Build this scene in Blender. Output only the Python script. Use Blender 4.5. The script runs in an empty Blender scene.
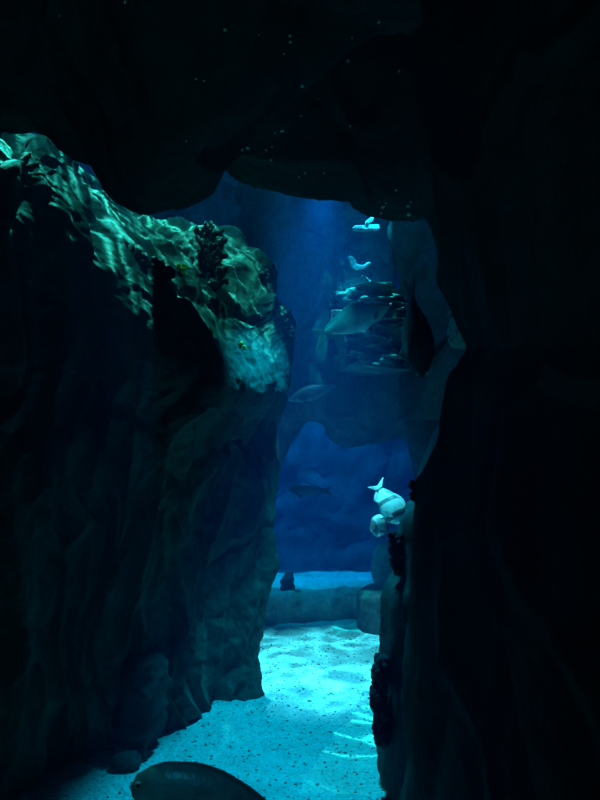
import bpy, bmesh, math, random
from mathutils import Vector, Matrix, noise

scene = bpy.context.scene
col = scene.collection
CAM_H, F, HOR = 1.8, 700.0, 440.0

def at(px, py, Y):
    """the point at distance Y from the window seen at a photograph pixel"""
    return Vector(((px - 300.0) / F * Y, Y, CAM_H + (HOR - py) / F * Y))

# ------------------------------------------------------------------ materials
def new_mat(name):
    m = bpy.data.materials.new(name)
    m.use_nodes = True
    nt = m.node_tree
    return m, nt, nt.nodes['Principled BSDF']

def N(nt, typ, **kw):
    n = nt.nodes.new(typ)
    for k, v in kw.items():
        if k.startswith('i_'):
            key = k[2:]
            key = int(key) if key.isdigit() else key.replace('_', ' ')
            n.inputs[key].default_value = v
        else:
            setattr(n, k, v)
    return n

def ramp(nt, fac, stops):
    r = nt.nodes.new('ShaderNodeValToRGB')
    el = r.color_ramp.elements
    while len(el) < len(stops):
        el.new(0.5)
    for e, (p, c) in zip(el, stops):
        e.position = p
        e.color = (c[0], c[1], c[2], 1)
    nt.links.new(fac, r.inputs['Fac'])
    return r.outputs['Color']

def rock_mat(name, dark, mid, light, scale=1.0, bump=0.6, rough=0.85, stretch=(1, 1, 0.35)):
    m, nt, b = new_mat(name)
    tc = N(nt, 'ShaderNodeTexCoord')
    mp = N(nt, 'ShaderNodeMapping')
    mp.inputs['Scale'].default_value = stretch
    nt.links.new(tc.outputs['Object'], mp.inputs['Vector'])
    n1 = N(nt, 'ShaderNodeTexNoise', i_Scale=2.2 * scale, i_Detail=8.0, i_Roughness=0.65, i_Distortion=0.6)
    n2 = N(nt, 'ShaderNodeTexNoise', i_Scale=26.0 * scale, i_Detail=6.0, i_Roughness=0.7)
    nt.links.new(mp.outputs['Vector'], n1.inputs['Vector'])
    nt.links.new(tc.outputs['Object'], n2.inputs['Vector'])
    c1 = ramp(nt, n1.outputs['Fac'], [(0.3, dark), (0.5, mid), (0.72, light)])
    c2 = ramp(nt, n2.outputs['Fac'], [(0.3, (0.55, 0.55, 0.55)), (0.65, (1.1, 1.1, 1.1))])
    mx = N(nt, 'ShaderNodeMix', data_type='RGBA', blend_type='MULTIPLY')
    mx.inputs[0].default_value = 1.0
    nt.links.new(c1, mx.inputs[6])
    nt.links.new(c2, mx.inputs[7])
    nt.links.new(mx.outputs[2], b.inputs['Base Color'])
    b.inputs['Roughness'].default_value = rough
    b.inputs['Specular IOR Level'].default_value = 0.25
    bp1 = N(nt, 'ShaderNodeBump', i_Strength=bump, i_Distance=0.08)
    bp2 = N(nt, 'ShaderNodeBump', i_Strength=bump, i_Distance=0.015)
    nt.links.new(n1.outputs['Fac'], bp1.inputs['Height'])
    nt.links.new(n2.outputs['Fac'], bp2.inputs['Height'])
    nt.links.new(bp1.outputs['Normal'], bp2.inputs['Normal'])
    nt.links.new(bp2.outputs['Normal'], b.inputs['Normal'])
    return m

M = {}
M['rock'] = rock_mat('reef_rock', (0.022, 0.025, 0.022), (0.065, 0.07, 0.055), (0.15, 0.155, 0.12))
M['rock_dark'] = rock_mat('dark_reef_rock', (0.02, 0.02, 0.02), (0.05, 0.05, 0.045), (0.09, 0.09, 0.08))
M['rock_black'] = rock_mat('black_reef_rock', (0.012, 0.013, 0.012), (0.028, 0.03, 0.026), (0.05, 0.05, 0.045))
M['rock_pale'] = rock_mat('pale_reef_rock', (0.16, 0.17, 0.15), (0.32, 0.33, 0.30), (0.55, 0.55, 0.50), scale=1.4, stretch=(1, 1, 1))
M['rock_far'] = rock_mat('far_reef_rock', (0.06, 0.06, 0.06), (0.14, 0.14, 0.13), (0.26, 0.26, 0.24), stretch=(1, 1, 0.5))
M['coral_brown'] = rock_mat('brown_coral', (0.03, 0.02, 0.018), (0.09, 0.055, 0.045), (0.22, 0.15, 0.11), scale=4, stretch=(1, 1, 1))
M['coral_dark'] = rock_mat('dark_coral', (0.01, 0.01, 0.012), (0.03, 0.03, 0.035), (0.06, 0.06, 0.07), scale=4, stretch=(1, 1, 1))
M['coral_pale'] = rock_mat('pale_coral', (0.6, 0.62, 0.6), (0.8, 0.8, 0.78), (0.9, 0.9, 0.88), scale=4, stretch=(1, 1, 1))
M['algae'] = rock_mat('yellow_algae', (0.35, 0.38, 0.02), (0.7, 0.75, 0.05), (0.9, 0.9, 0.15), scale=4, stretch=(1, 1, 1))

def sand_mat():
    m, nt, b = new_mat('pale_sand')
    tc = N(nt, 'ShaderNodeTexCoord')
    n0 = N(nt, 'ShaderNodeTexNoise', i_Scale=1.6, i_Detail=4.0)
    n1 = N(nt, 'ShaderNodeTexNoise', i_Scale=60.0, i_Detail=5.0, i_Roughness=0.7)
    v = N(nt, 'ShaderNodeTexVoronoi', i_Scale=26.0)
    v2 = N(nt, 'ShaderNodeTexNoise', i_Scale=19.0, i_Detail=3.0, i_Roughness=0.6)
    for n in (n0, n1, v, v2):
        nt.links.new(tc.outputs['Object'], n.inputs['Vector'])
    base = ramp(nt, n1.outputs['Fac'], [(0.3, (0.42, 0.42, 0.40)), (0.6, (0.72, 0.72, 0.70))])
    spots = ramp(nt, v.outputs['Distance'], [(0.10, (0.22, 0.24, 0.26)), (0.24, (1, 1, 1))])
    mask = ramp(nt, v2.outputs['Fac'], [(0.48, (0, 0, 0)), (0.62, (1, 1, 1))])
    mx = N(nt, 'ShaderNodeMix', data_type='RGBA', blend_type='MULTIPLY')
    nt.links.new(mask, mx.inputs[0])
    nt.links.new(base, mx.inputs[6])
    nt.links.new(spots, mx.inputs[7])
    nt.links.new(mx.outputs[2], b.inputs['Base Color'])
    b.inputs['Roughness'].default_value = 0.95
    b.inputs['Specular IOR Level'].default_value = 0.1
    bp = N(nt, 'ShaderNodeBump', i_Strength=0.8, i_Distance=0.02)
    nt.links.new(n1.outputs['Fac'], bp.inputs['Height'])
    bp2 = N(nt, 'ShaderNodeBump', i_Strength=0.7, i_Distance=0.06)
    nt.links.new(v2.outputs['Fac'], bp2.inputs['Height'])
    nt.links.new(bp.outputs['Normal'], bp2.inputs['Normal'])
    nt.links.new(bp2.outputs['Normal'], b.inputs['Normal'])
    return m
M['sand'] = sand_mat()

def fish_mat(name, back, flank, belly, rough=0.4, bars=0.0, zr=(-0.12, 0.14)):
    """countershaded skin: dark back, pale belly, fine scales; bars = strength of dark upright bars"""
    m, nt, b = new_mat(name)
    tc = N(nt, 'ShaderNodeTexCoord')
    sp = N(nt, 'ShaderNodeSeparateXYZ')
    nt.links.new(tc.outputs['Object'], sp.inputs[0])
    mr = N(nt, 'ShaderNodeMapRange', i_1=zr[0], i_2=zr[1])
    nt.links.new(sp.outputs['Z'], mr.inputs['Value'])
    c = ramp(nt, mr.outputs['Result'], [(0.15, belly), (0.5, flank), (0.85, back)])
    v = N(nt, 'ShaderNodeTexVoronoi', i_Scale=55.0)
    n = N(nt, 'ShaderNodeTexNoise', i_Scale=14.0, i_Detail=4.0)
    nt.links.new(tc.outputs['Object'], v.inputs['Vector'])
    nt.links.new(tc.outputs['Object'], n.inputs['Vector'])
    c2 = ramp(nt, n.outputs['Fac'], [(0.35, (0.65, 0.65, 0.65)), (0.6, (1, 1, 1))])
    mx = N(nt, 'ShaderNodeMix', data_type='RGBA', blend_type='MULTIPLY')
    mx.inputs[0].default_value = 1.0
    nt.links.new(c, mx.inputs[6]); nt.links.new(c2, mx.inputs[7])
    out = mx.outputs[2]
    if bars:
        w = N(nt, 'ShaderNodeTexWave', i_Scale=2.3, i_Distortion=1.2)
        w.bands_direction = 'X'
        nt.links.new(tc.outputs['Object'], w.inputs['Vector'])
        c3 = ramp(nt, w.outputs['Fac'], [(0.12, (1 - bars,) * 3), (0.3, (1, 1, 1))])
        m2 = N(nt, 'ShaderNodeMix', data_type='RGBA', blend_type='MULTIPLY')
        m2.inputs[0].default_value = 1.0
        nt.links.new(out, m2.inputs[6]); nt.links.new(c3, m2.inputs[7])
        out = m2.outputs[2]
    nt.links.new(out, b.inputs['Base Color'])
    b.inputs['Roughness'].default_value = rough
    bp = N(nt, 'ShaderNodeBump', i_Strength=0.35, i_Distance=0.004)
    nt.links.new(v.outputs['Distance'], bp.inputs['Height'])
    nt.links.new(bp.outputs['Normal'], b.inputs['Normal'])
    return m

M['fish_silver'] = fish_mat('silver_fish_skin', (0.10, 0.12, 0.12), (0.36, 0.40, 0.40), (0.8, 0.83, 0.82))
M['fish_dark'] = fish_mat('dark_fish_skin', (0.02, 0.025, 0.02), (0.04, 0.05, 0.04), (0.10, 0.11, 0.09))
M['fish_bream'] = fish_mat('bream_skin', (0.55, 0.58, 0.58), (0.8, 0.82, 0.82), (0.9, 0.9, 0.9), rough=0.45, bars=0.8)
M['fish_grey'] = fish_mat('grey_fish_skin', (0.16, 0.18, 0.18), (0.16, 0.18, 0.18), (0.26, 0.28, 0.28))
M['fish_pale'] = fish_mat('pale_fish_skin', (0.30, 0.32, 0.30), (0.5, 0.52, 0.5), (0.7, 0.7, 0.7))

def plain(name, c, rough=0.5, metal=0.0, spec=0.5):
    m, nt, b = new_mat(name)
    n = N(nt, 'ShaderNodeTexNoise', i_Scale=30.0, i_Detail=3.0)
    tc = N(nt, 'ShaderNodeTexCoord')
    nt.links.new(tc.outputs['Object'], n.inputs['Vector'])
    lo = tuple(x * 0.8 for x in c)
    nt.links.new(ramp(nt, n.outputs['Fac'], [(0.35, lo), (0.65, c)]), b.inputs['Base Color'])
    b.inputs['Roughness'].default_value = rough
    b.inputs['Metallic'].default_value = metal
    b.inputs['Specular IOR Level'].default_value = spec
    return m
M['eye'] = plain('fish_eye_black', (0.01, 0.01, 0.01), 0.1)
M['eye_ring'] = plain('fish_eye_silver', (0.5, 0.5, 0.45), 0.3)
M['fin_dark'] = plain('dark_fin', (0.03, 0.035, 0.035), 0.5)
M['fin_grey'] = plain('grey_fin', (0.08, 0.09, 0.09), 0.5)
M['fin_silver'] = plain('silver_fin', (0.45, 0.48, 0.47), 0.4)
M['fin_pale'] = plain('pale_fin', (0.8, 0.82, 0.8), 0.4)
M['bubble'] = plain('bubble_silver', (0.95, 0.98, 0.98), 0.25, 0.3, 1.0)
M['stone'] = rock_mat('loose_stone', (0.02, 0.02, 0.02), (0.05, 0.05, 0.05), (0.1, 0.1, 0.09), scale=3)
M['pebbles'] = plain('dark_pebble', (0.14, 0.14, 0.14), 0.8)

# ------------------------------------------------------------------ helpers
def tag(o, label=None, cat=None, group=None, kind=None):
    if label: o['label'] = label
    if cat: o['category'] = cat
    if group: o['group'] = group
    if kind: o['kind'] = kind
    return o

def mesh_obj(name, verts, faces, mat, parent=None, smooth=True):
    me = bpy.data.meshes.new(name)
    me.from_pydata([tuple(v) for v in verts], [], faces)
    bm = bmesh.new(); bm.from_mesh(me)
    bmesh.ops.recalc_face_normals(bm, faces=bm.faces)
    bm.to_mesh(me); bm.free()
    me.materials.append(mat)
    if smooth:
        me.polygons.foreach_set('use_smooth', [True] * len(me.polygons))
    o = bpy.data.objects.new(name, me)
    col.objects.link(o)
    o.parent = parent
    return o

def cr(p0, p1, p2, p3, t):
    return 0.5 * ((2 * p1) + (p2 - p0) * t + (2 * p0 - 5 * p1 + 4 * p2 - p3) * t * t + (3 * p1 - p0 - 3 * p2 + p3) * t ** 3)

def spline(pts, n):
    """n points on a Catmull-Rom curve through pts (uniform in control index)"""
    out = []
    k = len(pts) - 1
    for i in range(n):
        s = i / (n - 1) * k
        j = min(int(s), k - 1)
        t = s - j
        a = pts[j - 1] if j > 0 else pts[j] * 2 - pts[j + 1]
        d = pts[j + 2] if j + 2 <= k else pts[k] * 2 - pts[k - 1]
        out.append(cr(a, pts[j], pts[j + 1], d, t))
    return out

def fbm(p, o=4):
    return noise.fractal(p, 1.0, 2.0, o, noise_basis='PERLIN_ORIGINAL')

def rocky(p, amp=1.0, fold=(2.6, 2.6, 0.8), seed=0.0):
    q = Vector((p.x * fold[0] + seed, p.y * fold[1] - seed, p.z * fold[2] + seed * 0.5))
    w = Vector((fbm(q * 0.7, 2), fbm(q * 0.7 + Vector((9, 3, 1)), 2), 0)) * 0.5
    a = 1.0 - min(1.0, abs(noise.noise(q + w)) * 2.6)          # ridged folds
    c = noise.voronoi(Vector((p.x * 1.6 + seed, p.y * 1.6, p.z * 1.1)) + w * 0.5)[0]
    crack = min(1.0, (c[1] - c[0]) * 7.0)                       # block joints
    return amp * (0.055 * a * a + 0.055 * (crack - 1) + 0.03 * fbm(p * 3.1 + Vector((seed, 0, 0)), 4) + 0.010 * fbm(p * 13, 3))

def grid_mesh(name, rows, mat, nu, nv, amp=1.0, fold=(2.6, 2.6, 0.8), seed=0.0, solid=0.0, post=None, strata=None):
    """rows: control net of Vectors, same number per row"""
    rr = [spline(r, nu) for r in rows]
    cols = [spline([rr[i][j] for i in range(len(rr))], nv) for j in range(nu)]
    P = [[cols[j][i] for j in range(nu)] for i in range(nv)]
    # smooth normals
    out = []
    for i in range(nv):
        for j in range(nu):
            du = P[i][min(j + 1, nu - 1)] - P[i][max(j - 1, 0)]
            dv = P[min(i + 1, nv - 1)][j] - P[max(i - 1, 0)][j]
            n = du.cross(dv)
            n = n.normalized() if n.length > 1e-9 else Vector((0, -1, 0))
            p = P[i][j] + n * rocky(P[i][j], amp, fold, seed)
            if strata:
                p = p + n * strata(i / (nv - 1), j / (nu - 1), P[i][j])
            out.append(post(p) if post else p)
    faces = [(i * nu + j, i * nu + j + 1, (i + 1) * nu + j + 1, (i + 1) * nu + j) for i in range(nv - 1) for j in range(nu - 1)]
    if solid:       # back skin, so the rock is a closed body
        pass
    return mesh_obj(name, out, faces, mat)

def column_rock(name, prof, Y, depth, mat, nr=48, nv=90, amp=1.0, seed=0.0, fold=(2.6, 2.6, 0.8), power=2.6):
    """closed rock body; prof: (py, px_left, px_right[, Y]) seen outline, bottom to top"""
    ctr = [Vector((p[1], p[2], p[0])) for p in prof]
    Ys = [Vector((p[3] if len(p) > 3 else Y, 0, 0)) for p in prof]
    cs, ys = spline(ctr, nv), spline(Ys, nv)
    verts = []
    for c, yv in zip(cs, ys):
        y = yv.x
        L, R = at(c.x, c.z, y), at(c.y, c.z, y)
        cx, hw, z = (L.x + R.x) / 2, max(0.004, (R.x - L.x) / 2), L.z
        hd = max(0.004, min(depth, hw * 2.0))
        for k in range(nr):
            a = 2 * math.pi * k / nr
            ca, sa = math.cos(a), math.sin(a)
            e = 2.0 / power
            x = cx + hw * math.copysign(abs(ca) ** e, ca)
            yy = y + hd * math.copysign(abs(sa) ** e, sa)
            p = Vector((x, yy, z))
            n = Vector((ca, sa, 0))
            verts.append(p + n * rocky(p, amp, fold, seed) * min(1.0, hw * 6))
    faces = []
    for i in range(nv - 1):
        for k in range(nr):
            k2 = (k + 1) % nr
            faces.append((i * nr + k, i * nr + k2, (i + 1) * nr + k2, (i + 1) * nr + k))
    faces.append(tuple(range(nr)))
    faces.append(tuple((nv - 1) * nr + k for k in range(nr)))
    return mesh_obj(name, verts, faces, mat)

def lobes(name, pts, mat, seed=1, sub=2, rough=0.25):
    """knobbly coral: pts = (centre Vector, radius); every knob a rounded lump fused in one mesh"""
    bm = bmesh.new()
    rnd = random.Random(seed)
    for c, r in pts:
        g = bmesh.ops.create_icosphere(bm, subdivisions=sub, radius=r)
        off = Vector((rnd.random() * 9, rnd.random() * 9, rnd.random() * 9))
        s = Vector((rnd.uniform(.8, 1.2), rnd.uniform(.8, 1.2), rnd.uniform(.8, 1.3)))
        for v in g['verts']:
            n = v.co.normalized()
            k = 1 + rough * noise.noise(n * 2.3 + off) + rough * .5 * noise.noise(n * 6 + off)
            v.co = Vector((v.co.x * s.x, v.co.y * s.y, v.co.z * s.z)) * k + c
    me = bpy.data.meshes.new(name); bm.to_mesh(me); bm.free()
    me.materials.append(mat)
    me.polygons.foreach_set('use_smooth', [True] * len(me.polygons))
    o = bpy.data.objects.new(name, me); col.objects.link(o)
    return o

def tube(verts, faces, path, radii, n=8):
    base = len(verts)
    for i, p in enumerate(path):
        d = (path[min(i + 1, len(path) - 1)] - path[max(i - 1, 0)]).normalized()
        u = d.orthogonal().normalized(); w = d.cross(u)
        for k in range(n):
            a = 2 * math.pi * k / n
            verts.append(p + (u * math.cos(a) + w * math.sin(a)) * radii[i])
    for i in range(len(path) - 1):
        for k in range(n):
            faces.append((base + i * n + k, base + i * n + (k + 1) % n, base + (i + 1) * n + (k + 1) % n, base + (i + 1) * n + k))
    faces.append(tuple(base + k for k in range(n)))
    faces.append(tuple(base + (len(path) - 1) * n + k for k in range(n)))

def coral_patch(name, poly, Y, n, r, mat, seed, label, dy=0.06, cat='coral'):
    """poly: centre line (px, py, half width px); knobs fill the width"""
    rnd = random.Random(seed)
    pts = []
    for i in range(n):
        s = rnd.random() * (len(poly) - 1)
        j = min(int(s), len(poly) - 2); t = s - j
        px = poly[j][0] * (1 - t) + poly[j + 1][0] * t
        py = poly[j][1] * (1 - t) + poly[j + 1][1] * t
        hw = poly[j][2] * (1 - t) + poly[j + 1][2] * t
        yy = Y + rnd.uniform(-dy, dy)
        pts.append((at(px + rnd.uniform(-hw, hw), py + rnd.uniform(-3, 3), yy), r * rnd.uniform(.6, 1.3)))
    o = lobes(name, pts, mat, seed)
    return tag(o, label, cat)

# ------------------------------------------------------------------ setting
def sandf(x, y):
    return 0.05 * fbm(Vector((x * .9, y * .9, 3.0)), 3) + 0.012 * fbm(Vector((x * 5, y * 5, 1.0)), 3)

def build_floor():
    nx, ny = 220, 260
    v, f = [], []
    for j in range(ny):
        y = 0.35 + (7.6 - 0.35) * j / (ny - 1)
        for i in range(nx):
            x = -4.0 + 8.0 * i / (nx - 1)
            v.append((x, y, sandf(x, y)))
    for j in range(ny - 1):
        for i in range(nx - 1):
            a = j * nx + i
            f.append((a, a + 1, a + nx + 1, a + nx))
    o = mesh_obj('floor', v, f, M['sand'])
    tag(o, kind='structure')
build_floor()

# raised sand terrace behind the stone step
def build_terrace():
    v, f = [], []
    nx, ny = 160, 80
    for j in range(ny):
        y = 7.0 + 1.9 * j / (ny - 1)
        for i in range(nx):
            x = -4.0 + 8.0 * i / (nx - 1)
            drop = max(0.0, y - 8.15 - 0.05 * fbm(Vector((x * 2, 0, 0)), 3))
            v.append((x, y, 0.265 + 0.02 * fbm(Vector((x * 2, y * 2, 7)), 3) - 1.6 * drop))
    for j in range(ny - 1):
        for i in range(nx - 1):
            a = j * nx + i
            f.append((a, a + 1, a + nx + 1, a + nx))
    o = mesh_obj('sand_terrace', v, f, M['sand'])
    tag(o, kind='structure')
build_terrace()
# deep floor behind
o = mesh_obj('deep_floor', [(-7, 8.8, -0.6), (7, 8.8, -0.6), (7, 14, -0.6), (-7, 14, -0.6)], [(0, 1, 2, 3)], M['rock_far'])
tag(o, kind='structure')

def wall(name, a, b, z0, z1, mat, amp=2.0, seed=0):
    a, b = Vector(a), Vector(b)
    rows = []
    for z in (z0, z0 + (z1 - z0) * .33, z0 + (z1 - z0) * .66, z1):
        rows.append([a.lerp(b, t).to_3d() + Vector((0, 0, z)) for t in (0, .25, .5, .75, 1)])
    o = grid_mesh(name, rows, mat, 80, 60, amp, seed=seed)
    return tag(o, kind='structure')
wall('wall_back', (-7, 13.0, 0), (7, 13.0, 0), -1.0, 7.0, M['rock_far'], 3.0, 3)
wall('wall_left', (-4.0, 0.3, 0), (-7.0, 13.0, 0), -1.0, 7.0, M['rock_dark'], 1.5, 5)
wall('wall_right', (4.0, 0.3, 0), (7.0, 13.0, 0), -1.0, 7.0, M['rock_dark'], 1.5, 6)

# stone step along the front of the terrace
def step():
    rows = []
    for (z, y) in ((-0.1, 6.93), (0.05, 6.90), (0.2, 6.92), (0.275, 6.98), (0.285, 7.12), (0.2, 7.2)):
        rows.append([Vector((x, y + 0.05 * math.sin(x * 2.1), z)) for x in (-2.6, -1.5, -0.6, 0.3, 1.0, 1.8, 2.6)])
    o = grid_mesh('stone_step', rows, M['rock_pale'], 150, 30, 0.35, seed=2.0)
    tag(o, 'low dark stone step between the bright sand and the raised sand behind', 'rock step')
step()

# ------------------------------------------------------------------ big left rock
def left_rock():
    # columns: far left, 0, 60, 110, ridge, mid flank, right flank, outline, behind, behind2
    # rows: base .. top edge .. skyline .. behind
    T = at
    rows = []
    rows.append([T(-429, 900, 2.4), T(-20, 815, 3.35), T(56, 768, 3.88), T(104, 752, 4.12), T(150, 738, 4.3), T(190, 718, 4.5), T(225, 702, 4.85), T(251, 700, 4.98), T(240, 668, 5.6), T(240, 640, 6.4)])
    rows.append([T(-429, 760, 2.4), T(-20, 700, 3.3), T(60, 700, 3.68), T(103, 690, 3.88), T(140, 680, 4.1), T(188, 670, 4.45), T(225, 668, 4.8), T(254, 662, 5), T(240, 640, 5.6), T(235, 620, 6.4)])
    rows.append([T(-429, 640, 2.4), T(-20, 600, 3.2), T(50, 600, 3.5), T(98, 600, 3.75), T(130, 598, 3.95), T(185, 596, 4.45), T(232, 595, 4.8), T(269, 592, 5), T(258, 580, 5.6), T(240, 570, 6.4)])
    rows.append([T(-429, 520, 2.4), T(-20, 500, 3.1), T(50, 500, 3.4), T(105, 500, 3.7), T(150, 498, 3.85), T(195, 500, 4.45), T(237, 500, 4.75), T(271, 500, 5), T(261, 495, 5.6), T(240, 490, 6.4)])
    rows.append([T(-429, 420, 2.4), T(-20, 410, 3), T(60, 410, 3.35), T(130, 412, 3.6), T(188, 425, 3.75), T(222, 432, 4.35), T(249, 440, 4.7), T(275, 440, 4.98), T(266, 440, 5.6), T(240, 430, 6.4)])
    rows.append([T(-429, 300, 2.4), T(-20, 300, 2.95), T(60, 310, 3.3), T(150, 345, 3.5), T(221, 378, 3.7), T(245, 384, 4.15), T(265, 392, 4.5), T(289, 385, 4.9), T(274, 385, 5.6), T(250, 370, 6.4)])
    rows.append([T(-400, 170, 2.5), T(-20, 170, 3), T(50, 200, 3.3), T(118, 262, 3.6), T(190, 320, 3.85), T(222, 330, 4.25), T(259, 335, 4.6), T(292, 333, 4.95), T(276, 335, 5.6), T(252, 320, 6.4)])
    rows.append([T(-325, 130, 2.8), T(-20, 148, 3.3), T(40, 158, 3.6), T(90, 196, 4), T(165, 262, 4.3), T(205, 270, 4.6), T(247, 290, 4.8), T(273, 292, 5.1), T(262, 296, 5.6), T(240, 290, 6.4)])
    rows.append([T(-215, 125, 3.4), T(-20, 138, 4), T(48, 148, 4.2), T(104, 190, 4.5), T(150, 222, 4.9), T(200, 230, 5.1), T(238, 240, 5.2), T(264, 262, 5.35), T(262, 270, 5.7), T(235, 275, 6.4)])
    rows.append([T(-98, 180, 4.4), T(-20, 200, 5), T(48, 220, 5.2), T(104, 250, 5.4), T(150, 270, 5.7), T(200, 280, 5.8), T(230, 290, 5.9), T(245, 300, 6), T(240, 310, 6.2), T(225, 320, 6.5)])
    rows.append([T(-37, 640, 5.2), T(-20, 640, 5.8), T(48, 640, 6), T(104, 640, 6.1), T(150, 640, 6.3), T(180, 640, 6.4), T(200, 640, 6.5), T(215, 640, 6.5), T(220, 640, 6.5), T(225, 640, 6.6)])
    def strata(v, u, p):
        # bedding ledges running along the crest, strongest on the sloping top
        w = max(0.0, min(1.0, (v - .44) / .08)) * max(0.0, min(1.0, (.93 - v) / .05))
        if w <= 0:
            # long drooping folds down the shaded flank
            k = max(0.0, min(1.0, (.46 - v) / .06))
            a = noise.noise(Vector((u * 15 + 1.2 * noise.noise(Vector((u * 4, v * 7, 3))), v * 2.2, 4)))
            b = noise.noise(Vector((u * 34, v * 6, 8)))
            return k * (.075 * (1 - min(1, abs(a) * 3.2)) ** 2 + .022 * b + .012 * fbm(p * 8, 3) - .03)
        q = v * 34 + 3.2 * noise.noise(Vector((u * 6, v * 7, 0))) + 1.1 * noise.noise(p * 3)
        r = abs((q % 1.0) - .5) * 2
        g = .5 + .5 * noise.noise(p * 3 + Vector((5, 5, 5)))
        return w * (.030 * (r ** 7) * max(0, g * 1.6 - .3) * (.3 + .7 * max(0.0, min(1.0, (v - .56) / .12))) + .010 * fbm(p * 9, 3))
    o = grid_mesh('rock_formation', rows, M['rock'], 460, 560, 0.85, fold=(2.6, 2.6, 0.8), seed=1.3, strata=strata)
    tag(o, 'huge layered reef rock filling the left side, its lit top veined with bright ripples', 'rock')
left_rock()

# ------------------------------------------------------------------ overhangs
def overhang_front():
    T = at
    lip = [(-420, 110), (-120, 125), (0, 122), (40, 124), (62, 138), (90, 160), (112, 183), (140, 202), (168, 203), (192, 196), (208, 180), (226, 160), (262, 120), (330, 60), (420, 20)]
    rows = []
    rows.append([T(px, -420, 1.3) for px, py in lip])
    rows.append([T(px, -150, 1.6) for px, py in lip])
    rows.append([T(px, py - 110, 2.0) for px, py in lip])
    rows.append([T(px, py - 30, 2.25) for px, py in lip])
    rows.append([T(px, py, 2.5) for px, py in lip])
    rows.append([T(px, py - 12, 2.75) for px, py in lip])
    rows.append([T(px, py - 75, 3.15) for px, py in lip])
    rows.append([T(px, -400, 3.4) for px, py in lip])
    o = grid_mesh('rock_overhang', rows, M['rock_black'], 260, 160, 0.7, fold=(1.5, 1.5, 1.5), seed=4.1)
    tag(o, 'black rock overhang at top left, dipping low above the lit rock', 'rock')
overhang_front()

def overhang_rear():
    T = at
    lip = [(150, 90), (205, 130), (224, 158), (240, 174), (258, 184), (290, 194), (330, 202), (365, 209), (395, 214), (430, 215), (480, 215), (540, 218)]
    rows = []
    rows.append([T(px, -420, 2.3) for px, py in lip])
    rows.append([T(px, -150, 2.7) for px, py in lip])
    rows.append([T(px, py - 120, 3.1) for px, py in lip])
    rows.append([T(px, py - 45, 3.35) for px, py in lip])
    rows.append([T(px, py - 8, 3.6) for px, py in lip])
    rows.append([T(px, py, 3.8) for px, py in lip])
    rows.append([T(px, py - 14, 4.1) for px, py in lip])
    rows.append([T(px, py - 70, 4.25) for px, py in lip])
    rows.append([T(px, -350, 4.3) for px, py in lip])
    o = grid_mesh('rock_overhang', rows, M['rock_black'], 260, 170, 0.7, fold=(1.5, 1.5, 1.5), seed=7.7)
    tag(o, 'dark rock ceiling across the top centre, dotted with glinting bubbles', 'rock')
overhang_rear()

# ------------------------------------------------------------------ right wall
def right_rock():
    T = at
    sil = [(404, 900), (404, 780), (405, 700), (408, 600), (411, 540), (417, 498), (428, 474), (438, 450), (442, 420), (446, 386), (458, 366), (466, 350), (462, 334), (450, 304), (440, 268), (428, 212), (415, 150), (408, 90), (404, 20), (402, -80), (400, -300)]
    rows = []
    for px, py in sil:
        rows.append([T(1500, py, 0.6), T(820, py, 1.1), T(600, py, 1.7), T(490 + (px - 430) * .4, py, 2.3), T(px + 14, py, 2.75), T(px, py, 3.0), T(px + 8, py, 3.3), T(px + 60, py, 3.7), T(px + 260, py, 4.1)])
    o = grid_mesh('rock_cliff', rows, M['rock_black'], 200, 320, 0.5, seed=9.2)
    tag(o, 'towering black rock wall filling the right side of the view', 'rock')
right_rock()

o = column_rock('reef_rock', [(830, 390, 470), (800, 388, 480), (770, 383, 480), (700, 384, 480), (640, 384, 480), (605, 386, 480), (586, 391, 480), (574, 399, 480), (545, 402, 480), (520, 404, 480), (508, 410, 480), (500, 424, 478), (498, 440, 470)],
                3.7, 0.35, M['rock_dark'], amp=0.5, seed=3.3)
tag(o, 'dim green rock pillar with a stepped top leaning against the black wall', 'rock')

# ------------------------------------------------------------------ far rocks
def arch():
    T = at
    inner = [(262, 640), (268, 560), (274, 490), (286, 444), (300, 424), (312, 417), (322, 421), (334, 432), (352, 441), (376, 437), (398, 433), (409, 440), (416, 468), (424, 500), (436, 560), (450, 640)]
    mid = [(230, 640), (235, 550), (238, 480), (250, 410), (275, 385), (300, 375), (320, 370), (340, 372), (360, 375), (385, 380), (408, 388), (430, 405), (450, 440), (460, 500), (470, 560), (480, 640)]
    out = [(120, 660), (120, 560), (120, 460), (150, 340), (240, 330), (290, 325), (320, 318), (340, 312), (362, 310), (385, 312), (410, 325), (470, 340), (560, 400), (580, 500), (590, 560), (600, 640)]
    rows = [[T(x, y, 8.6) for x, y in out],
            [T(x, y, 8.5) for x, y in mid],
            [T(x, y, 8.2) for x, y in inner],
            [T(x, y, 7.9) for x, y in inner],
            [T(x * .3 + a * .7, y * .3 + b * .7, 7.7) for (x, y), (a, b) in zip(mid, inner)],
            [T(x, y, 7.55) for x, y in mid],
            [T(x, y, 7.6) for x, y in out],
            [T(x, y, 8.6) for x, y in out]]
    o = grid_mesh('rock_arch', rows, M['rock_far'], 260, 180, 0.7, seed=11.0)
    tag(o, 'hazy blue rock arch over the far opening with the sand terrace', 'rock')
arch()

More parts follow.
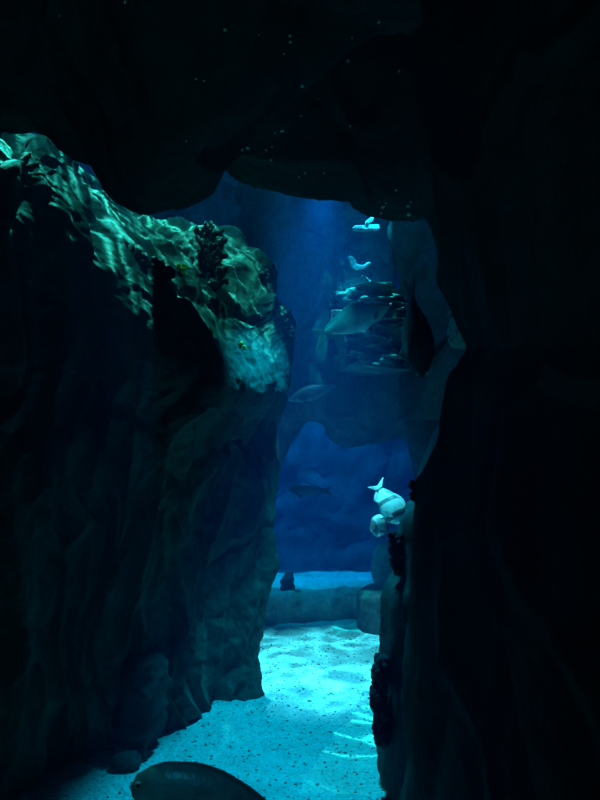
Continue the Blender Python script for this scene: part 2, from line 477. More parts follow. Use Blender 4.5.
o = column_rock('rock_stack', [(420, 215, 350), (380, 220, 352), (340, 225, 345), (300, 226, 335), (260, 232, 334), (220, 236, 338), (180, 238, 345), (120, 238, 350), (60, 235, 350)],
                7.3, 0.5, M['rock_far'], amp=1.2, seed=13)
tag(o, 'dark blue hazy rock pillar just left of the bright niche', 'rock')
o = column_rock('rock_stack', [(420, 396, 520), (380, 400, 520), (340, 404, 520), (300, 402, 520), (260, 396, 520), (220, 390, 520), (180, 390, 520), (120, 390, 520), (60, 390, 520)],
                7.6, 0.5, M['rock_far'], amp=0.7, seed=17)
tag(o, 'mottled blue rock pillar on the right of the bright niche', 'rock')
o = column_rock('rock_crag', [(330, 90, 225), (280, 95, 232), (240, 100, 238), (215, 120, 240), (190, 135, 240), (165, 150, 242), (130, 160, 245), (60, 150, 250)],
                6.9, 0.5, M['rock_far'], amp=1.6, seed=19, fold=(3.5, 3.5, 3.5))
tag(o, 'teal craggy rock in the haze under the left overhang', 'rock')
# ledge and rubble under the niche
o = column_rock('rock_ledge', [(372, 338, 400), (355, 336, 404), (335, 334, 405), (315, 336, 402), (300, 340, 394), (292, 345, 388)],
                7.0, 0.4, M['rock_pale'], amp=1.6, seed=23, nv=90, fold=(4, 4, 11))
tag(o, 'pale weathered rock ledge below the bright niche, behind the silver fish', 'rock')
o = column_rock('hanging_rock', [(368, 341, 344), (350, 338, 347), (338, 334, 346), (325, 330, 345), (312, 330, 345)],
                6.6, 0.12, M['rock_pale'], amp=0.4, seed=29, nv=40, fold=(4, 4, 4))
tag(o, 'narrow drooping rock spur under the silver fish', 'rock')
o = column_rock('rock_shoulder', [(510, 414, 470), (490, 416, 470), (475, 418, 470), (458, 423, 470), (440, 430, 468), (425, 438, 462), (418, 444, 458)],
                5.2, 0.25, M['rock_pale'], amp=0.5, seed=31, nv=60)
tag(o, 'slim pale rock shoulder peeping out behind the black right wall', 'rock')
o = column_rock('rock_outcrop', [(345, 454, 520), (330, 452, 520), (318, 454, 520), (308, 458, 515), (300, 466, 500)],
                5.6, 0.25, M['rock_pale'], amp=0.5, seed=33, nv=50, fold=(4, 4, 4))
tag(o, 'small lit rock tip beside the bulge in the black right wall', 'rock')
coral_patch('coral_crust_and_glint', [(450, 309, 1), (449, 317, 2)], 5.3, 14, .010, M['coral_pale'], 51, 'small pale streak added as a glint on the rock tip, upper of the two by the black bulge', dy=.03)  # pale knobs added in place of a glint of light on the tip
coral_patch('coral_crust_and_glint', [(455, 334, 2), (461, 329, 2)], 5.3, 14, .011, M['coral_pale'], 52, 'small pale streak added as a glint on the rock tip, lower of the two by the black bulge', dy=.03)  # second glint, likewise made from pale knobs
o = column_rock('boulder', [(606, 372, 470), (597, 374, 470), (588, 380, 470), (580, 374, 470), (566, 372, 470), (556, 374, 465), (545, 380, 455)],
                7.4, 0.35, M['rock_far'], amp=0.4, seed=35, nv=50)
tag(o, 'dark blue boulder at the right end of the raised sand', 'boulder')
o = column_rock('boulder', [(634, 358, 470), (622, 357, 470), (612, 356, 470), (602, 356, 470), (594, 358, 460), (589, 366, 440)],
                6.75, 0.35, M['rock_far'], amp=0.3, seed=37, nv=40)
tag(o, 'low flat boulder in front of the stone step, against the right pillar', 'boulder')
o = column_rock('rock_block', [(752, 120, 152), (735, 120, 158), (700, 122, 160), (675, 124, 162), (662, 128, 161), (656, 134, 158), (653, 138, 154)],
                4.12, 0.16, M['rock_dark'], amp=1.3, seed=39, nv=70, power=4.5, fold=(5, 5, 3))
tag(o, 'squarish upright rock block at the foot of the big left rock', 'rock')

# loose stone
def stone():
    c = at(127, 751, 3.86)
    bm = bmesh.new()
    g = bmesh.ops.create_icosphere(bm, subdivisions=4, radius=1)
    for v in g['verts']:
        k = 1 + .12 * noise.noise(v.co * 1.5) + .05 * noise.noise(v.co * 5)
        v.co = Vector((v.co.x * .085, v.co.y * .07, v.co.z * .055)) * k
    me = bpy.data.meshes.new('stone'); bm.to_mesh(me); bm.free()
    me.materials.append(M['stone'])
    me.polygons.foreach_set('use_smooth', [True] * len(me.polygons))
    o = bpy.data.objects.new('stone', me); col.objects.link(o)
    o.location = (c.x, c.y, sandf(c.x, c.y) + .045)
    o.rotation_euler = (0, 0, .3)
    tag(o, 'smooth black oval stone lying on the sand by the left rock foot', 'stone')
stone()

# pebbles strewn over the sand
def pebbles():
    rnd = random.Random(5)
    bm = bmesh.new()
    for i in range(2600):
        x, y = rnd.uniform(-1.2, 0.9), 3.2 + 3.4 * rnd.random()
        r = rnd.choice((.003, .003, .004, .005, .006, .008))
        g = bmesh.ops.create_icosphere(bm, subdivisions=1, radius=r)
        a = rnd.uniform(.7, 1.6)
        for v in g['verts']:
            v.co = Vector((v.co.x * a + x, v.co.y + y, v.co.z * .7 + sandf(x, y) + r * .2))
    me = bpy.data.meshes.new('pebbles'); bm.to_mesh(me); bm.free()
    me.materials.append(M['pebbles'])
    o = bpy.data.objects.new('pebbles', me); col.objects.link(o)
    tag(o, 'tiny dark pebbles sprinkled over the cyan sand', 'pebbles', kind='stuff')
pebbles()

# ------------------------------------------------------------------ corals
def branch_coral(name, base_pts, mat, seed, label, h, r, cat='coral', lean=Vector((0, 0, 1)), per=3):
    rnd = random.Random(seed)
    v, f = [], []
    for b in base_pts:
        for k in range(per):
            d = (lean + Vector((rnd.uniform(-.5, .5), rnd.uniform(-.5, .5), rnd.uniform(-.4, .5)))).normalized()
            L = h * rnd.uniform(.6, 1.2)
            side = d.orthogonal().normalized() * rnd.uniform(-.2, .2) * L
            path = spline([b - d * .02, b + d * L * .5 + side * .5, b + d * L + side], 7)
            tube(v, f, path, [r * q for q in (1.1, 1, .95, .95, 1.05, 1.0, .45)], 7)
            m = path[3]
            d2 = (d + Vector((rnd.uniform(-1, 1), rnd.uniform(-1, 1), rnd.uniform(-.5, .6)))).normalized()
            path2 = spline([m, m + d2 * L * .25, m + d2 * L * .42], 5)
            tube(v, f, path2, [r * q for q in (.8, .8, .85, .8, .35)], 6)
    tube(v, f, list(base_pts) if len(base_pts) > 1 else [base_pts[0], base_pts[0] + Vector((.01, 0, 0))], [r * 1.3] * max(2, len(base_pts)), 8)
    o = mesh_obj(name, v, f, mat)
    return tag(o, label, cat)

branch_coral('branching_coral', [at(x, y, 4.72 - (y - 235) * .006) for x, y in ((200, 238), (207, 236), (214, 240), (221, 246), (204, 250), (212, 254), (219, 258), (210, 264), (217, 270), (222, 278), (218, 286))],
             M['coral_brown'], 3, 'dark bushy coral growing on the crest of the lit left rock', .09, .016, lean=Vector((.1, -.8, .4)), per=5)
coral_patch('coral_crust_and_glint', [(132, 248, 4), (145, 258, 9), (158, 268, 9), (170, 276, 4)], 3.85, 60, .022, M['coral_brown'], 8,
            'reddish brown crusting coral in the shaded hollow left of the yellow algae', dy=.08)
coral_patch('small_coral', [(262, 272, 3), (267, 282, 4)], 4.98, 16, .02, M['coral_dark'], 11, 'small dark coral tuft near the right shoulder of the lit rock', dy=.04)
coral_patch('yellow_algae', [(180, 266, 2.5), (186, 271, 4)], 4.2, 14, .011, M['algae'], 12, 'yellow algae tuft beside the bright ripple on the left rock', dy=.04, cat='algae')
coral_patch('yellow_algae', [(238, 342, 1.5), (244, 348, 2)], 4.3, 8, .010, M['algae'], 13, 'tiny yellow algae spot low on the lit rock face above the dark hollow', dy=.03, cat='algae')
coral_patch('knobbly_coral', [(382, 659, 5), (379, 675, 6), (378, 695, 6), (380, 715, 6), (382, 735, 5), (382, 742, 4)], 3.58, 260, .020, M['coral_dark'], 14,
            'black knobbly coral running down the edge of the right pillar', dy=.09)
# side fingers give the ragged outline
branch_coral('finger_coral', [at(x, y, 3.6) for x, y in ((386, 660), (385, 672), (384, 685), (384, 699), (384, 713), (385, 727), (386, 740))], M['coral_dark'], 15,
             'short black coral fingers poking left from the knobbly coral', .055, .009, lean=Vector((-1, -.2, -.1)), per=3)
branch_coral('leafy_coral', [at(x, y, 3.15) for x, y in ((420, 486), (421, 492), (420, 499))], M['coral_dark'], 16,
             'black leafy coral sprig on the wall beside the two bright fish', .05, .011, lean=Vector((-1, -.1, .05)), per=4)
coral_patch('tufted_coral', [(396, 536, 6), (397, 548, 7), (397, 560, 5), (400, 572, 3)], 3.6, 90, .017, M['coral_dark'], 44,
            'dark tufted coral clump on the step of the right pillar below the bright fish', dy=.05)
coral_patch('bushy_coral', [(287, 575, 4), (287, 585, 5), (287, 598, 5)], 7.06, 110, .026, M['coral_dark'], 18,
            'dark bushy coral on the raised sand beside the left rock', dy=.06)
branch_coral('thicket_coral', [at(x, 301, 6.85) for x in (336, 340, 344, 348, 352, 356)], M['coral_brown'], 19,
             'dark coral thicket on the ledge under the bright niche', .12, .016, lean=Vector((0, -.1, 1)), per=4)
branch_coral('ledge_coral', [at(x, 297, 6.95) for x in (368, 376, 386)], M['coral_brown'], 20, 'low teal coral on the right end of the niche ledge', .05, .012, per=3)

o = column_rock('glow_backdrop', [(320, 318, 396), (300, 320, 396), (280, 322, 396), (260, 322, 396), (240, 322, 396), (215, 324, 396), (190, 324, 396)],
                8.6, 0.15, M['rock_pale'], amp=0.35, seed=45, nv=60, fold=(2, 2, 2))  # pale surface added to catch the spot and give the niche its glow
tag(o, 'pale rock added to give the blue glow at the back of the bright niche', 'rock')
# pale broken coral pieces in the niche
def rod(name, a, b, r, label, Y=7.7, bend=0.0):
    v, f = [], []
    p0, p1 = at(a[0], a[1], Y), at(b[0], b[1], Y + .05)
    m = (p0 + p1) / 2 + Vector((0, 0, bend))
    path = spline([p0, m, p1], 9)
    tube(v, f, path, [r * q for q in (.6, 1, .9, 1.1, .95, 1.05, .9, 1, .5)], 9)
    o = mesh_obj(name, v, f, M['coral_pale'])
    return tag(o, label, 'coral')
rod('coral_branch', (362, 276), (373, 285), .02, 'pale coral stick slanting down to the right under the niche glow')
rod('coral_branch', (336, 258), (344, 264), .02, 'short pale coral stick at the left edge of the niche')
rod('coral_branch', (343, 267), (343, 283), .02, 'upright pale coral stick above the dark coral thicket')
rod('coral_branch', (366, 224), (373, 218), .022, 'pale coral stick tilted up under the overhang, above the niche')
def slab(name, poly, Y, th, label):
    n = len(poly)
    c = sum((at(x, y, Y) for x, y in poly), Vector()) / n
    v = [at(x, y, Y) for x, y in poly] + [c + (at(x, y, Y) - c) * .9 + Vector((0, th, 0)) for x, y in poly]
    f = [tuple(range(n)), tuple(range(2 * n - 1, n - 1, -1))] + [(i, (i + 1) % n, n + (i + 1) % n, n + i) for i in range(n)]
    o = mesh_obj(name, v, f, M['coral_pale'], smooth=False)
    b = o.modifiers.new('bevel', 'BEVEL'); b.width = .012; b.segments = 3
    return tag(o, label, 'coral')
slab('coral_plate', [(347, 257), (350, 255), (354, 257), (357, 264), (363, 265), (370, 261), (371, 264), (364, 269), (356, 272), (350, 267)], 7.6, .08, 'bright forked coral plate in the middle of the niche')
slab('coral_plate', [(354, 225), (379, 224), (380, 229), (366, 230), (352, 229)], 7.7, .1, 'bright flat coral plate high in the niche')

# ------------------------------------------------------------------ fish
def build_fish(name, L, H, W, prof, mat, finmat, head, up, loc, label, cat='fish', bend=0.0, tail='fork', dorsal=1.0, pect=1.0, tail_len=.2, lobe=(1, 1), droop=0.0):
    """fish along +X (head at +L/2). prof: (t 0 head..1 tail root, top, bottom, width) as fractions of H and W"""
    root = bpy.data.objects.new(name, None); col.objects.link(root)
    tag(root, label, cat)
    body_len = L * (1 - tail_len)
    def bendp(p):
        # bend sideways towards +Y along the tail
        s = max(0.0, (L * .25 - p.x)) / L
        return Vector((p.x, p.y + bend * L * s * s, p.z - droop * L * s * s))
    nr, ns = 28, 60
    pr = spline([Vector((p[0], p[1], p[2])) for p in prof], ns)
    pw = spline([Vector((p[3], 0, 0)) for p in prof], ns)
    v = []
    for p, w in zip(pr, pw):
        x = L / 2 - p.x * body_len
        zt, zb, hw = p.y * H, -p.z * H, max(.002, w.x * W / 2)
        zc, hz = (zt + zb) / 2, max(.002, (zt - zb) / 2)
        for k in range(nr):
            a = 2 * math.pi * k / nr
            ca, sa = math.cos(a), math.sin(a)
            v.append(bendp(Vector((x, hw * math.copysign(abs(ca) ** .95, ca), zc + hz * sa))))
    f = []
    for i in range(ns - 1):
        for k in range(nr):
            f.append((i * nr + k, i * nr + (k + 1) % nr, (i + 1) * nr + (k + 1) % nr, (i + 1) * nr + k))
    f.append(tuple(range(nr))); f.append(tuple((ns - 1) * nr + k for k in range(nr)))
    mesh_obj('body', v, f, mat, root)

    def outline(t):
        s = t * (ns - 1); j = min(int(s), ns - 2); q = s - j
        a = pr[j].lerp(pr[j + 1], q); w = pw[j].lerp(pw[j + 1], q)
        return L / 2 - a.x * body_len, a.y * H, -a.z * H, w.x * W / 2
    def fin(nm, base, tip, th=.006, side=0.0):
        """web between base line and tip line; fin rays as fine ridges"""
        n = 24
        bs, tp = spline(base, n), spline(tip, n)
        vv, ff = [], []
        m = 6
        nrm = (bs[-1] - bs[0]).cross(tp[n // 2] - bs[n // 2]).normalized()
        for sgn in (1, -1):
            for i in range(n):
                for j in range(m):
                    s = j / (m - 1)
                    p = bs[i].lerp(tp[i], s)
                    tt = th * (1 - .8 * s) * (1.0 if i % 2 else .55)
                    vv.append(bendp(p + nrm * sgn * tt * .5))
        for i in range(n - 1):
            for j in range(m - 1):
                a = i * m + j
                ff.append((a, a + 1, a + m + 1, a + m))
                b = n * m + a
                ff.append((b, b + m, b + m + 1, b + 1))
        # rim
        def rim(l):
            for a, b in zip(l, l[1:]):
                ff.append((a, b, n * m + b, n * m + a))
        rim([i * m for i in range(n)]); rim([i * m + m - 1 for i in range(n)])
        rim(list(range(m))); rim([(n - 1) * m + j for j in range(m)])
        return mesh_obj(nm, vv, ff, finmat, root)
    # dorsal
    if dorsal:
        bp, tp = [], []
        for t, hgt in ((.32, .02), (.4, .12), (.5, .15), (.6, .12), (.68, .08), (.74, .13), (.84, .10), (.9, .03)):
            x, zt, zb, hw = outline(t)
            bp.append(Vector((x, 0, zt - .012))); tp.append(Vector((x - .03 * L, 0, zt + hgt * dorsal * H * 1.1)))
        fin('dorsal_fin', bp, tp)
    # anal
    bp, tp = [], []
    for t, hgt in ((.68, .02), (.74, .14), (.82, .10), (.9, .03)):
        x, zt, zb, hw = outline(t)
        bp.append(Vector((x, 0, zb + .01))); tp.append(Vector((x - .05 * L, 0, zb - hgt * H * 1.2)))
    fin('anal_fin', bp, tp)
    # tail
    x0, zt, zb, hw = outline(1.0)
    tl = L * tail_len
    th = H * .42
    fin('tail_fin', [Vector((x0 + .01, 0, zb)), Vector((x0 + .005, 0, (zt + zb) / 2)), Vector((x0 + .01, 0, zt))],
        [Vector((x0 - tl * lobe[1], 0, -th * lobe[1])), Vector((x0 - tl * .75, 0, -th * .5)), Vector((x0 - tl * (.5 if tail == 'fork' else .95), 0, 0)), Vector((x0 - tl * .75, 0, th * .5)), Vector((x0 - tl * lobe[0], 0, th * lobe[0]))], th=.010)
    # paired fins
    for s in (1, -1):
        x, zt, zb, hw = outline(.31)
        z = zb * .35
        fin('pectoral_fin', [Vector((x, s * hw * .9, z + .03 * L)), Vector((x - .02 * L, s * hw * .9, z)), Vector((x - .03 * L, s * hw * .88, z - .03 * L))],
            [Vector((x - .10 * L * pect, s * (hw + .10 * L * pect), z + .02 * L)), Vector((x - .15 * L * pect, s * (hw + .14 * L * pect), z - .03 * L)), Vector((x - .10 * L * pect, s * (hw + .07 * L * pect), z - .07 * L))])
        x, zt, zb, hw = outline(.4)
        fin('pelvic_fin', [Vector((x, s * hw * .35, zb * .93)), Vector((x - .05 * L, s * hw * .35, zb * .93))],
            [Vector((x - .06 * L, s * (hw * .5 + .02), zb - .08 * L)), Vector((x - .12 * L, s * (hw * .5 + .01), zb - .03 * L))])
        # eye
        x, zt, zb, hw = outline(.12)
        for nm, r, off, mt in (('eye', .023 * L, 0.0, M['eye_ring']),):
            bm = bmesh.new(); bmesh.ops.create_uvsphere(bm, u_segments=16, v_segments=10, radius=r)
            for q in bm.verts:
                q.co.y *= .45
            me = bpy.data.meshes.new(nm); bm.to_mesh(me); bm.free(); me.materials.append(mt)
            me.polygons.foreach_set('use_smooth', [True] * len(me.polygons))
            e = bpy.data.objects.new(nm, me); col.objects.link(e); e.parent = root
            e.location = (x, s * hw * .88, zt * .30)
            bm = bmesh.new(); bmesh.ops.create_uvsphere(bm, u_segments=12, v_segments=8, radius=r * .6)
            for q in bm.verts:
                q.co.y *= .45
            me = bpy.data.meshes.new('pupil'); bm.to_mesh(me); bm.free(); me.materials.append(M['eye'])
            p = bpy.data.objects.new('pupil', me); col.objects.link(p); p.parent = e
            p.location = (0, s * r * .32, 0)
        # gill cover
        x, zt, zb, hw = outline(.24)
        gv, gf = [], []
        pth = [Vector((x + .02 * L * math.cos(a * math.pi - math.pi / 2) * -1, s * (hw * (.35 + .62 * math.cos((a - .5) * 2.6))), zb * .8 + (zt * .75 - zb * .8) * a)) for a in (0, .2, .4, .6, .8, 1)]
        tube(gv, gf, [bendp(q) for q in spline(pth, 14)], [.004 * L / .5] * 14, 6)
        mesh_obj('gill_edge', gv, gf, finmat, root)
    # mouth
    x, zt, zb, hw = outline(.035)
    gv, gf = [], []
    pth = [Vector((x - .01 * L, hw * .95, zb * .35)), Vector((x + .012 * L, hw * .72, zb * .3)), Vector((L / 2 + .001, 0, zb * .1)), Vector((x + .012 * L, -hw * .72, zb * .3)), Vector((x - .01 * L, -hw * .95, zb * .35))]
    tube(gv, gf, spline(pth, 17), [.006 * L] * 17, 7)
    mesh_obj('lips', gv, gf, mat, root)
    X = Vector(head).normalized()
    Z = Vector(up); Z = (Z - X * Z.dot(X)).normalized()
    Yv = Z.cross(X)
    root.matrix_world = Matrix.Translation(loc) @ Matrix((X, Yv, Z)).transposed().to_4x4()
    return root

BASS = [(0, .02, .02, .06), (.03, .10, .10, .38), (.10, .22, .22, .62), (.20, .36, .34, .86), (.34, .48, .46, 1.0), (.5, .50, .48, .98), (.66, .40, .40, .78), (.82, .24, .24, .44), (.94, .13, .13, .2), (1, .13, .13, .10)]
BREAM = [(0, .02, .08, .10), (.03, .14, .18, .42), (.10, .32, .30, .68), (.20, .48, .42, .9), (.34, .55, .48, 1.0), (.5, .52, .46, .95), (.66, .40, .38, .74), (.82, .20, .22, .40), (.94, .10, .10, .16), (1, .11, .11, .08)]
WRASSE = [(0, .05, .10, .20), (.03, .18, .2, .5), (.10, .34, .30, .75), (.20, .46, .40, .92), (.34, .52, .46, 1.0), (.5, .52, .46, .95), (.66, .46, .42, .8), (.82, .32, .30, .5), (.94, .22, .22, .25), (1, .22, .22, .14)]

# silver fish swimming right, head a little up
build_fish('silver_fish', .61, .20, .12, BASS, M['fish_silver'], M['fin_silver'], (.93, -.22, .37), (-.3, -.15, 1), at(350, 322, 5.0),
           'large silver fish swimming right with its dark head beside the niche', bend=.15, dorsal=.5, pect=.5, lobe=(.7, 1.25), tail_len=.17)
# dark fish diving nose down, back to the window
build_fish('diving_fish', .60, .18, .185, BASS, M['fish_dark'], M['fin_dark'], (.09, -.12, -1), (.3, -.95, .1), at(416, 326, 4.1),
           'dark fish diving nose down with both side fins spread', bend=-.03, pect=1.9, dorsal=.4, tail_len=.2)
# pale long fish in the haze
build_fish('slender_fish', .60, .15, .09, BASS, M['fish_grey'], M['fin_grey'], (-.93, -.15, -.30), (-.3, 0, 1), at(318, 391, 6.65),
           'long dull teal fish fading into the haze below the silver fish', dorsal=.3)
# bright breams
build_fish('bream', .40, .19, .11, BREAM, M['fish_bream'], M['fin_pale'], (.46, -.40, -.80), (.85, -.15, .5), at(387, 502, 5.6),
           'bright cyan banded fish facing down right, upper of the glowing pair', bend=.1, dorsal=.6, tail_len=.17)
build_fish('bream', .32, .18, .10, BREAM, M['fish_bream'], M['fin_dark'], (-.66, -.70, -.22), (-.05, 0, 1), at(383, 524, 5.9),
           'bright cyan fish facing left, lower and smaller of the glowing pair', dorsal=.5, tail_len=.2)
# far shadowy fish
build_fish('shadow_fish', .55, .15, .09, BASS, M['fish_dark'], M['fin_dark'], (-1, .1, .02), (0, 0, 1), at(310, 490, 8.3),
           'faint dark fish silhouette in the far blue opening', dorsal=.5)
# foreground fish
build_fish('grey_fish', .66, .235, .14, WRASSE, M['fish_grey'], M['fin_grey'], (-.95, -.12, .32), (.32, 0, 1), at(219, 806, 2.6),
           'dark grey fish cut by the bottom edge, gliding left over the sand', dorsal=.35, tail='round', pect=.8, tail_len=.2)

# ------------------------------------------------------------------ bubbles under the overhang
def bubbles():
    spots = [(225, 30, 2.9, 2.4), (290, 36, 3.1, 2.2), (290, 42, 3.1, 1.8), (284, 54, 3.1, 1.4), (259, 35, 3.0, 1), (302, 86, 3.2, 2.2), (282, 131, 3.3, 2.2), (275, 133, 3.3, 1.4),
             (247, 148, 3.35, 2.6), (242, 150, 3.35, 1.6), (266, 150, 3.35, 1.4), (271, 160, 3.4, 1.4), (272, 147, 3.4, 1.2), (305, 173, 3.45, 1.4), (299, 177, 3.45, 1.2), (324, 173, 3.45, 1.4), (318, 99, 3.2, 1.2),
             (301, 116, 3.25, 1.1), (350, 126, 3.3, 1.1), (348, 61, 3.1, 2.2), (352, 38, 3.1, 1.2), (399, 71, 3.1, 1.6), (396, 190, 3.5, 2), (383, 207, 3.55, 2.6), (381, 213, 3.5, 1.6),
             (408, 206, 3.5, 2.0), (409, 214, 3.5, 2.6), (411, 202, 3.5, 1.4), (386, 203, 3.5, 1.2), (196, 79, 2.8, 1.4), (204, 81, 2.8, 1.4), (125, 2, 2.5, 1.8), (59, 16, 2.4, 1.2), (186, 141, 2.8, 1.1), (379, 22, 3.1, 1.8)]
    import mathutils
    from mathutils.bvhtree import BVHTree
    dg = bpy.context.evaluated_depsgraph_get()
    trees = [BVHTree.FromObject(o, dg) for o in bpy.data.objects if o.name.startswith('rock_overhang')]
    bm = bmesh.new(); bmesh.ops.create_icosphere(bm, subdivisions=2, radius=1)
    me = bpy.data.meshes.new('air_bubble'); bm.to_mesh(me); bm.free(); me.materials.append(M['bubble'])
    me.polygons.foreach_set('use_smooth', [True] * len(me.polygons))
    rnd = random.Random(4)
    cam = Vector((0, 0, CAM_H))
    for px, py, Y, r in spots:
        d = (at(px, py, 1.0) - cam).normalized()
        hit = None
        for t in trees:
            h = t.ray_cast(cam, d)
            if h[0] is not None and (hit is None or h[3] < hit[1]):
                hit = (h[0], h[3])
        if hit is None:
            continue
        o = bpy.data.objects.new('air_bubble', me); col.objects.link(o)
        s = r / 700 * hit[0].y * .75
        o.location = hit[0] - d * s * .5
        o.scale = (s * rnd.uniform(.9, 1.5), s, s * rnd.uniform(.7, 1.1))
        o.rotation_euler = (0, rnd.uniform(-1, 1), 0)
        tag(o, 'tiny glinting air bubble clinging to the dark rock ceiling', 'bubble', 'air bubbles under the rock overhang')
bubbles()

# ------------------------------------------------------------------ water
def water():
    bm = bmesh.new(); bmesh.ops.create_cube(bm, size=1)
    me = bpy.data.meshes.new('water'); bm.to_mesh(me); bm.free()
    o = bpy.data.objects.new('water', me); col.objects.link(o)
    o.scale = (16, 16, 9.0); o.location = (0, 6.5, 2.9)
    m = bpy.data.materials.new('blue_water'); m.use_nodes = True
    nt = m.node_tree
    nt.nodes.clear()
    out = nt.nodes.new('ShaderNodeOutputMaterial')
    sc = nt.nodes.new('ShaderNodeVolumeScatter')
    sc.inputs['Color'].default_value = (0.03, 0.30, 1.0, 1)
    sc.inputs['Density'].default_value = SCAT
    sc.inputs['Anisotropy'].default_value = 0.0
    ab = nt.nodes.new('ShaderNodeVolumeAbsorption')
    ab.inputs['Color'].default_value = (0.1, 0.9, 1.0, 1)
    ab.inputs['Density'].default_value = 0.12
    ad = nt.nodes.new('ShaderNodeAddShader')
    nt.links.new(sc.outputs[0], ad.inputs[0]); nt.links.new(ab.outputs[0], ad.inputs[1])
    nt.links.new(ad.outputs[0], out.inputs['Volume'])
    me.materials.append(m)
    tag(o, 'clear blue water filling the tank', 'water', kind='stuff')
SCAT = 0.024
water()

# ------------------------------------------------------------------ lights
def spot(name, loc, target, power, color, angle, blend=.6, size=.05, caustic=None, contrast=1.0, stretch=1.0, thin=4.0):
    ld = bpy.data.lights.new(name, 'SPOT')
    ld.energy = power; ld.color = color; ld.spot_size = math.radians(angle); ld.spot_blend = blend
    ld.shadow_soft_size = size
    o = bpy.data.objects.new(name, ld); col.objects.link(o)
    o.location = loc
    o.rotation_euler = (Vector(target) - Vector(loc)).to_track_quat('-Z', 'Y').to_euler()
    if caustic:
        ld.use_nodes = True
        nt = ld.node_tree
        em = nt.nodes['Emission']
        tc = N(nt, 'ShaderNodeTexCoord')
        sp = N(nt, 'ShaderNodeSeparateXYZ')
        nt.links.new(tc.outputs['Normal'], sp.inputs[0])
        dx = N(nt, 'ShaderNodeMath', operation='DIVIDE'); dy = N(nt, 'ShaderNodeMath', operation='DIVIDE')
        nt.links.new(sp.outputs['X'], dx.inputs[0]); nt.links.new(sp.outputs['Z'], dx.inputs[1])
        nt.links.new(sp.outputs['Y'], dy.inputs[0]); nt.links.new(sp.outputs['Z'], dy.inputs[1])
        cb = N(nt, 'ShaderNodeCombineXYZ')
        sx = N(nt, 'ShaderNodeMath', operation='MULTIPLY'); sx.inputs[1].default_value = stretch
        nt.links.new(dx.outputs[0], sx.inputs[0])
        nt.links.new(sx.outputs[0], cb.inputs[0]); nt.links.new(dy.outputs[0], cb.inputs[1])
        nz = N(nt, 'ShaderNodeTexNoise', i_Scale=caustic * .6, i_Detail=3.0)
        nt.links.new(cb.outputs[0], nz.inputs['Vector'])
        mxv = N(nt, 'ShaderNodeMix', data_type='RGBA', blend_type='LINEAR_LIGHT')
        mxv.inputs[0].default_value = 1.2 / caustic
        nt.links.new(cb.outputs[0], mxv.inputs[6]); nt.links.new(nz.outputs['Color'], mxv.inputs[7])
        vo = N(nt, 'ShaderNodeTexVoronoi', i_Scale=caustic, feature='DISTANCE_TO_EDGE')
        nt.links.new(mxv.outputs[2], vo.inputs['Vector'])
        a = N(nt, 'ShaderNodeMath', operation='SUBTRACT', use_clamp=True); a.inputs[0].default_value = 1.0
        m3 = N(nt, 'ShaderNodeMath', operation='MULTIPLY'); m3.inputs[1].default_value = thin
        nt.links.new(vo.outputs['Distance'], m3.inputs[0]); nt.links.new(m3.outputs[0], a.inputs[1])
        pw = N(nt, 'ShaderNodeMath', operation='POWER'); pw.inputs[1].default_value = 4.0
        nt.links.new(a.outputs[0], pw.inputs[0])
        n2 = N(nt, 'ShaderNodeTexNoise', i_Scale=caustic * .35, i_Detail=2.0)
        nt.links.new(cb.outputs[0], n2.inputs['Vector'])
        mm = N(nt, 'ShaderNodeMath', operation='MULTIPLY'); nt.links.new(pw.outputs[0], mm.inputs[0])
        mr = N(nt, 'ShaderNodeMapRange', i_1=.35, i_2=.65); nt.links.new(n2.outputs['Fac'], mr.inputs['Value'])
        nt.links.new(mr.outputs['Result'], mm.inputs[1])
        sm = N(nt, 'ShaderNodeMath', operation='MULTIPLY_ADD'); sm.inputs[1].default_value = 3.2 * contrast; sm.inputs[2].default_value = max(.22, 1 - .45 * contrast)
        nt.links.new(mm.outputs[0], sm.inputs[0])
        nt.links.new(sm.outputs[0], em.inputs['Strength'])
    return o

CY = (0.06, 0.72, 1.0)
GR = (0.06, 0.80, 0.72)
spot('sand_lamp', (0.15, 6.3, 6.4), (0.10, 5.65, 0), 5600, (.17, .78, 1.0), 22, .9, .05, 22, 1.2)
spot('front_sand_fill', (0.15, 4.42, 3.5), (0.05, 4.15, 0), 720, (0.0, .58, .95), 58, .9, .1, 12, .25)  # unseen fill added behind the overhang to brighten the near sand
spot('rock_lamp', (-1.05, 4.7, 6.4), (-1.2, 4.3, 2.9), 2000, GR, 50, .5, .008, 17, 2.5, stretch=.4, thin=7.0)
spot('crest_fill', (0.1, 4.5, 4.7), (-0.65, 4.7, 2.9), 230, GR, 42, .7, .01, 11, 2.1, stretch=.5, thin=6.0)  # added fill hidden by the rear overhang, lights the crest
spot('terrace_fill', (-0.75, 6.85, 1.7), (0.2, 7.7, 0.26), 150, (0.0, .50, .95), 70, .9, .1)  # fill added out of sight behind the left rock, brightens the raised sand
spot('deep_lamp', (0.3, 10.5, 6.6), (0.3, 10.5, 0), 2150, (0.0, .29, 1.0), 90, .8, .5)
spot('niche_lamp', (0.52, 7.2, 6.4), (0.60, 7.85, 3.8), 4200, (0.02, .62, 1.0), 23, .8, .1)
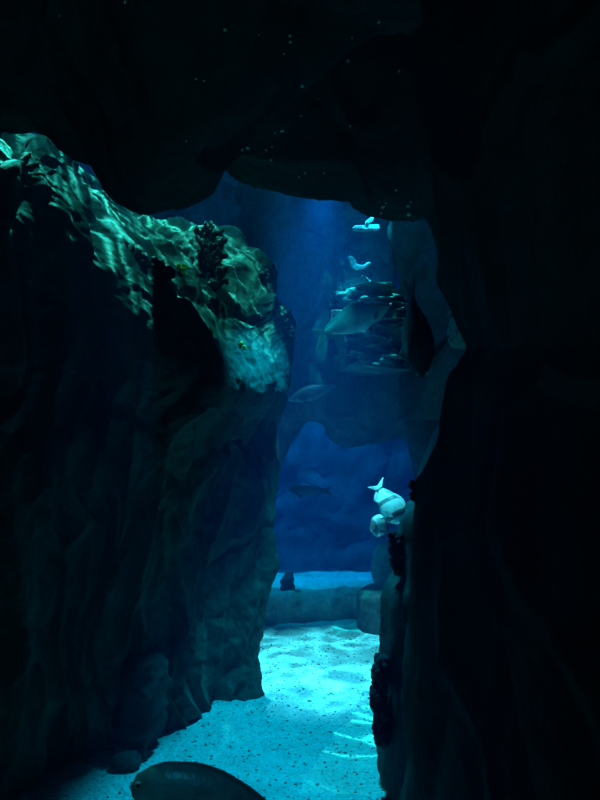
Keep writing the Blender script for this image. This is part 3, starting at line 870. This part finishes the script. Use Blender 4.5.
spot('ledge_fill', (0.6, 6.2, 6.4), (0.62, 6.75, 3.2), 1900, (0.02, .75, .85), 17, .7, .02, 18, 1.9, thin=5.0)  # extra spot added to brighten the ledge under the niche
spot('haze_lamp', (0.6, 6.4, 6.6), (0.5, 7.0, 3.0), 160, (0.0, .36, 1.0), 80, .9, .4)
spot('left_haze_fill', (-1.7, 6.3, 6.6), (-1.5, 6.8, 3.2), 700, (0.0, .55, 1.0), 66, .9, .05, 9, 1.0)  # added spot, gives the gap behind the left rock its blue haze
spot('bream_fill', (0.75, 5.1, 6.4), (0.68, 5.72, 1.30), 120, (0.0, .66, .88), 6, .6, .05)  # dedicated narrow spot added to make the bream pair bright
spot('silver_fish_fill', (-0.30, 4.62, 4.0), (0.22, 5.0, 2.6), 170, (0.0, .7, .8), 16, .9, .02)  # narrow spot added only to lift the silver fish out of the haze
spot('camera_fill', (0.0, 0.3, 1.0), (0.05, 3.0, 3.6), 20, (0.1, .8, 1.0), 60, .8, .1)  # weak fill added near the camera so the bubbles glint
spot('low_camera_fill', (-0.1, 1.2, 1.9), (-0.36, 2.6, .5), 26, (0.03, .62, 1.0), 32, .9, .1)  # second camera-side fill, added to brighten the foreground fish

w = bpy.data.worlds.new('World'); scene.world = w; w.use_nodes = True
w.node_tree.nodes['Background'].inputs[0].default_value = (0.0, 0.002, 0.004, 1)
w.node_tree.nodes['Background'].inputs[1].default_value = 0.0

# ------------------------------------------------------------------ camera
cd = bpy.data.cameras.new('camera')
cd.sensor_fit = 'VERTICAL'; cd.sensor_height = 36; cd.lens = 700 / 800 * 36
cd.shift_y = 40 / 800
cd.clip_start = .02
cam = bpy.data.objects.new('camera', cd); col.objects.link(cam)
cam.location = (0, 0, CAM_H); cam.rotation_euler = (math.pi / 2, 0, 0)
scene.camera = cam

scene.view_settings.view_transform = 'Standard'
scene.view_settings.look = 'None'
scene.view_settings.gamma = 1
scene.view_settings.use_curve_mapping = False
scene.view_settings.exposure = 0
scene.cycles.use_denoising = True
scene.cycles.max_bounces = 5
scene.cycles.diffuse_bounces = 2
scene.cycles.volume_bounces = 0
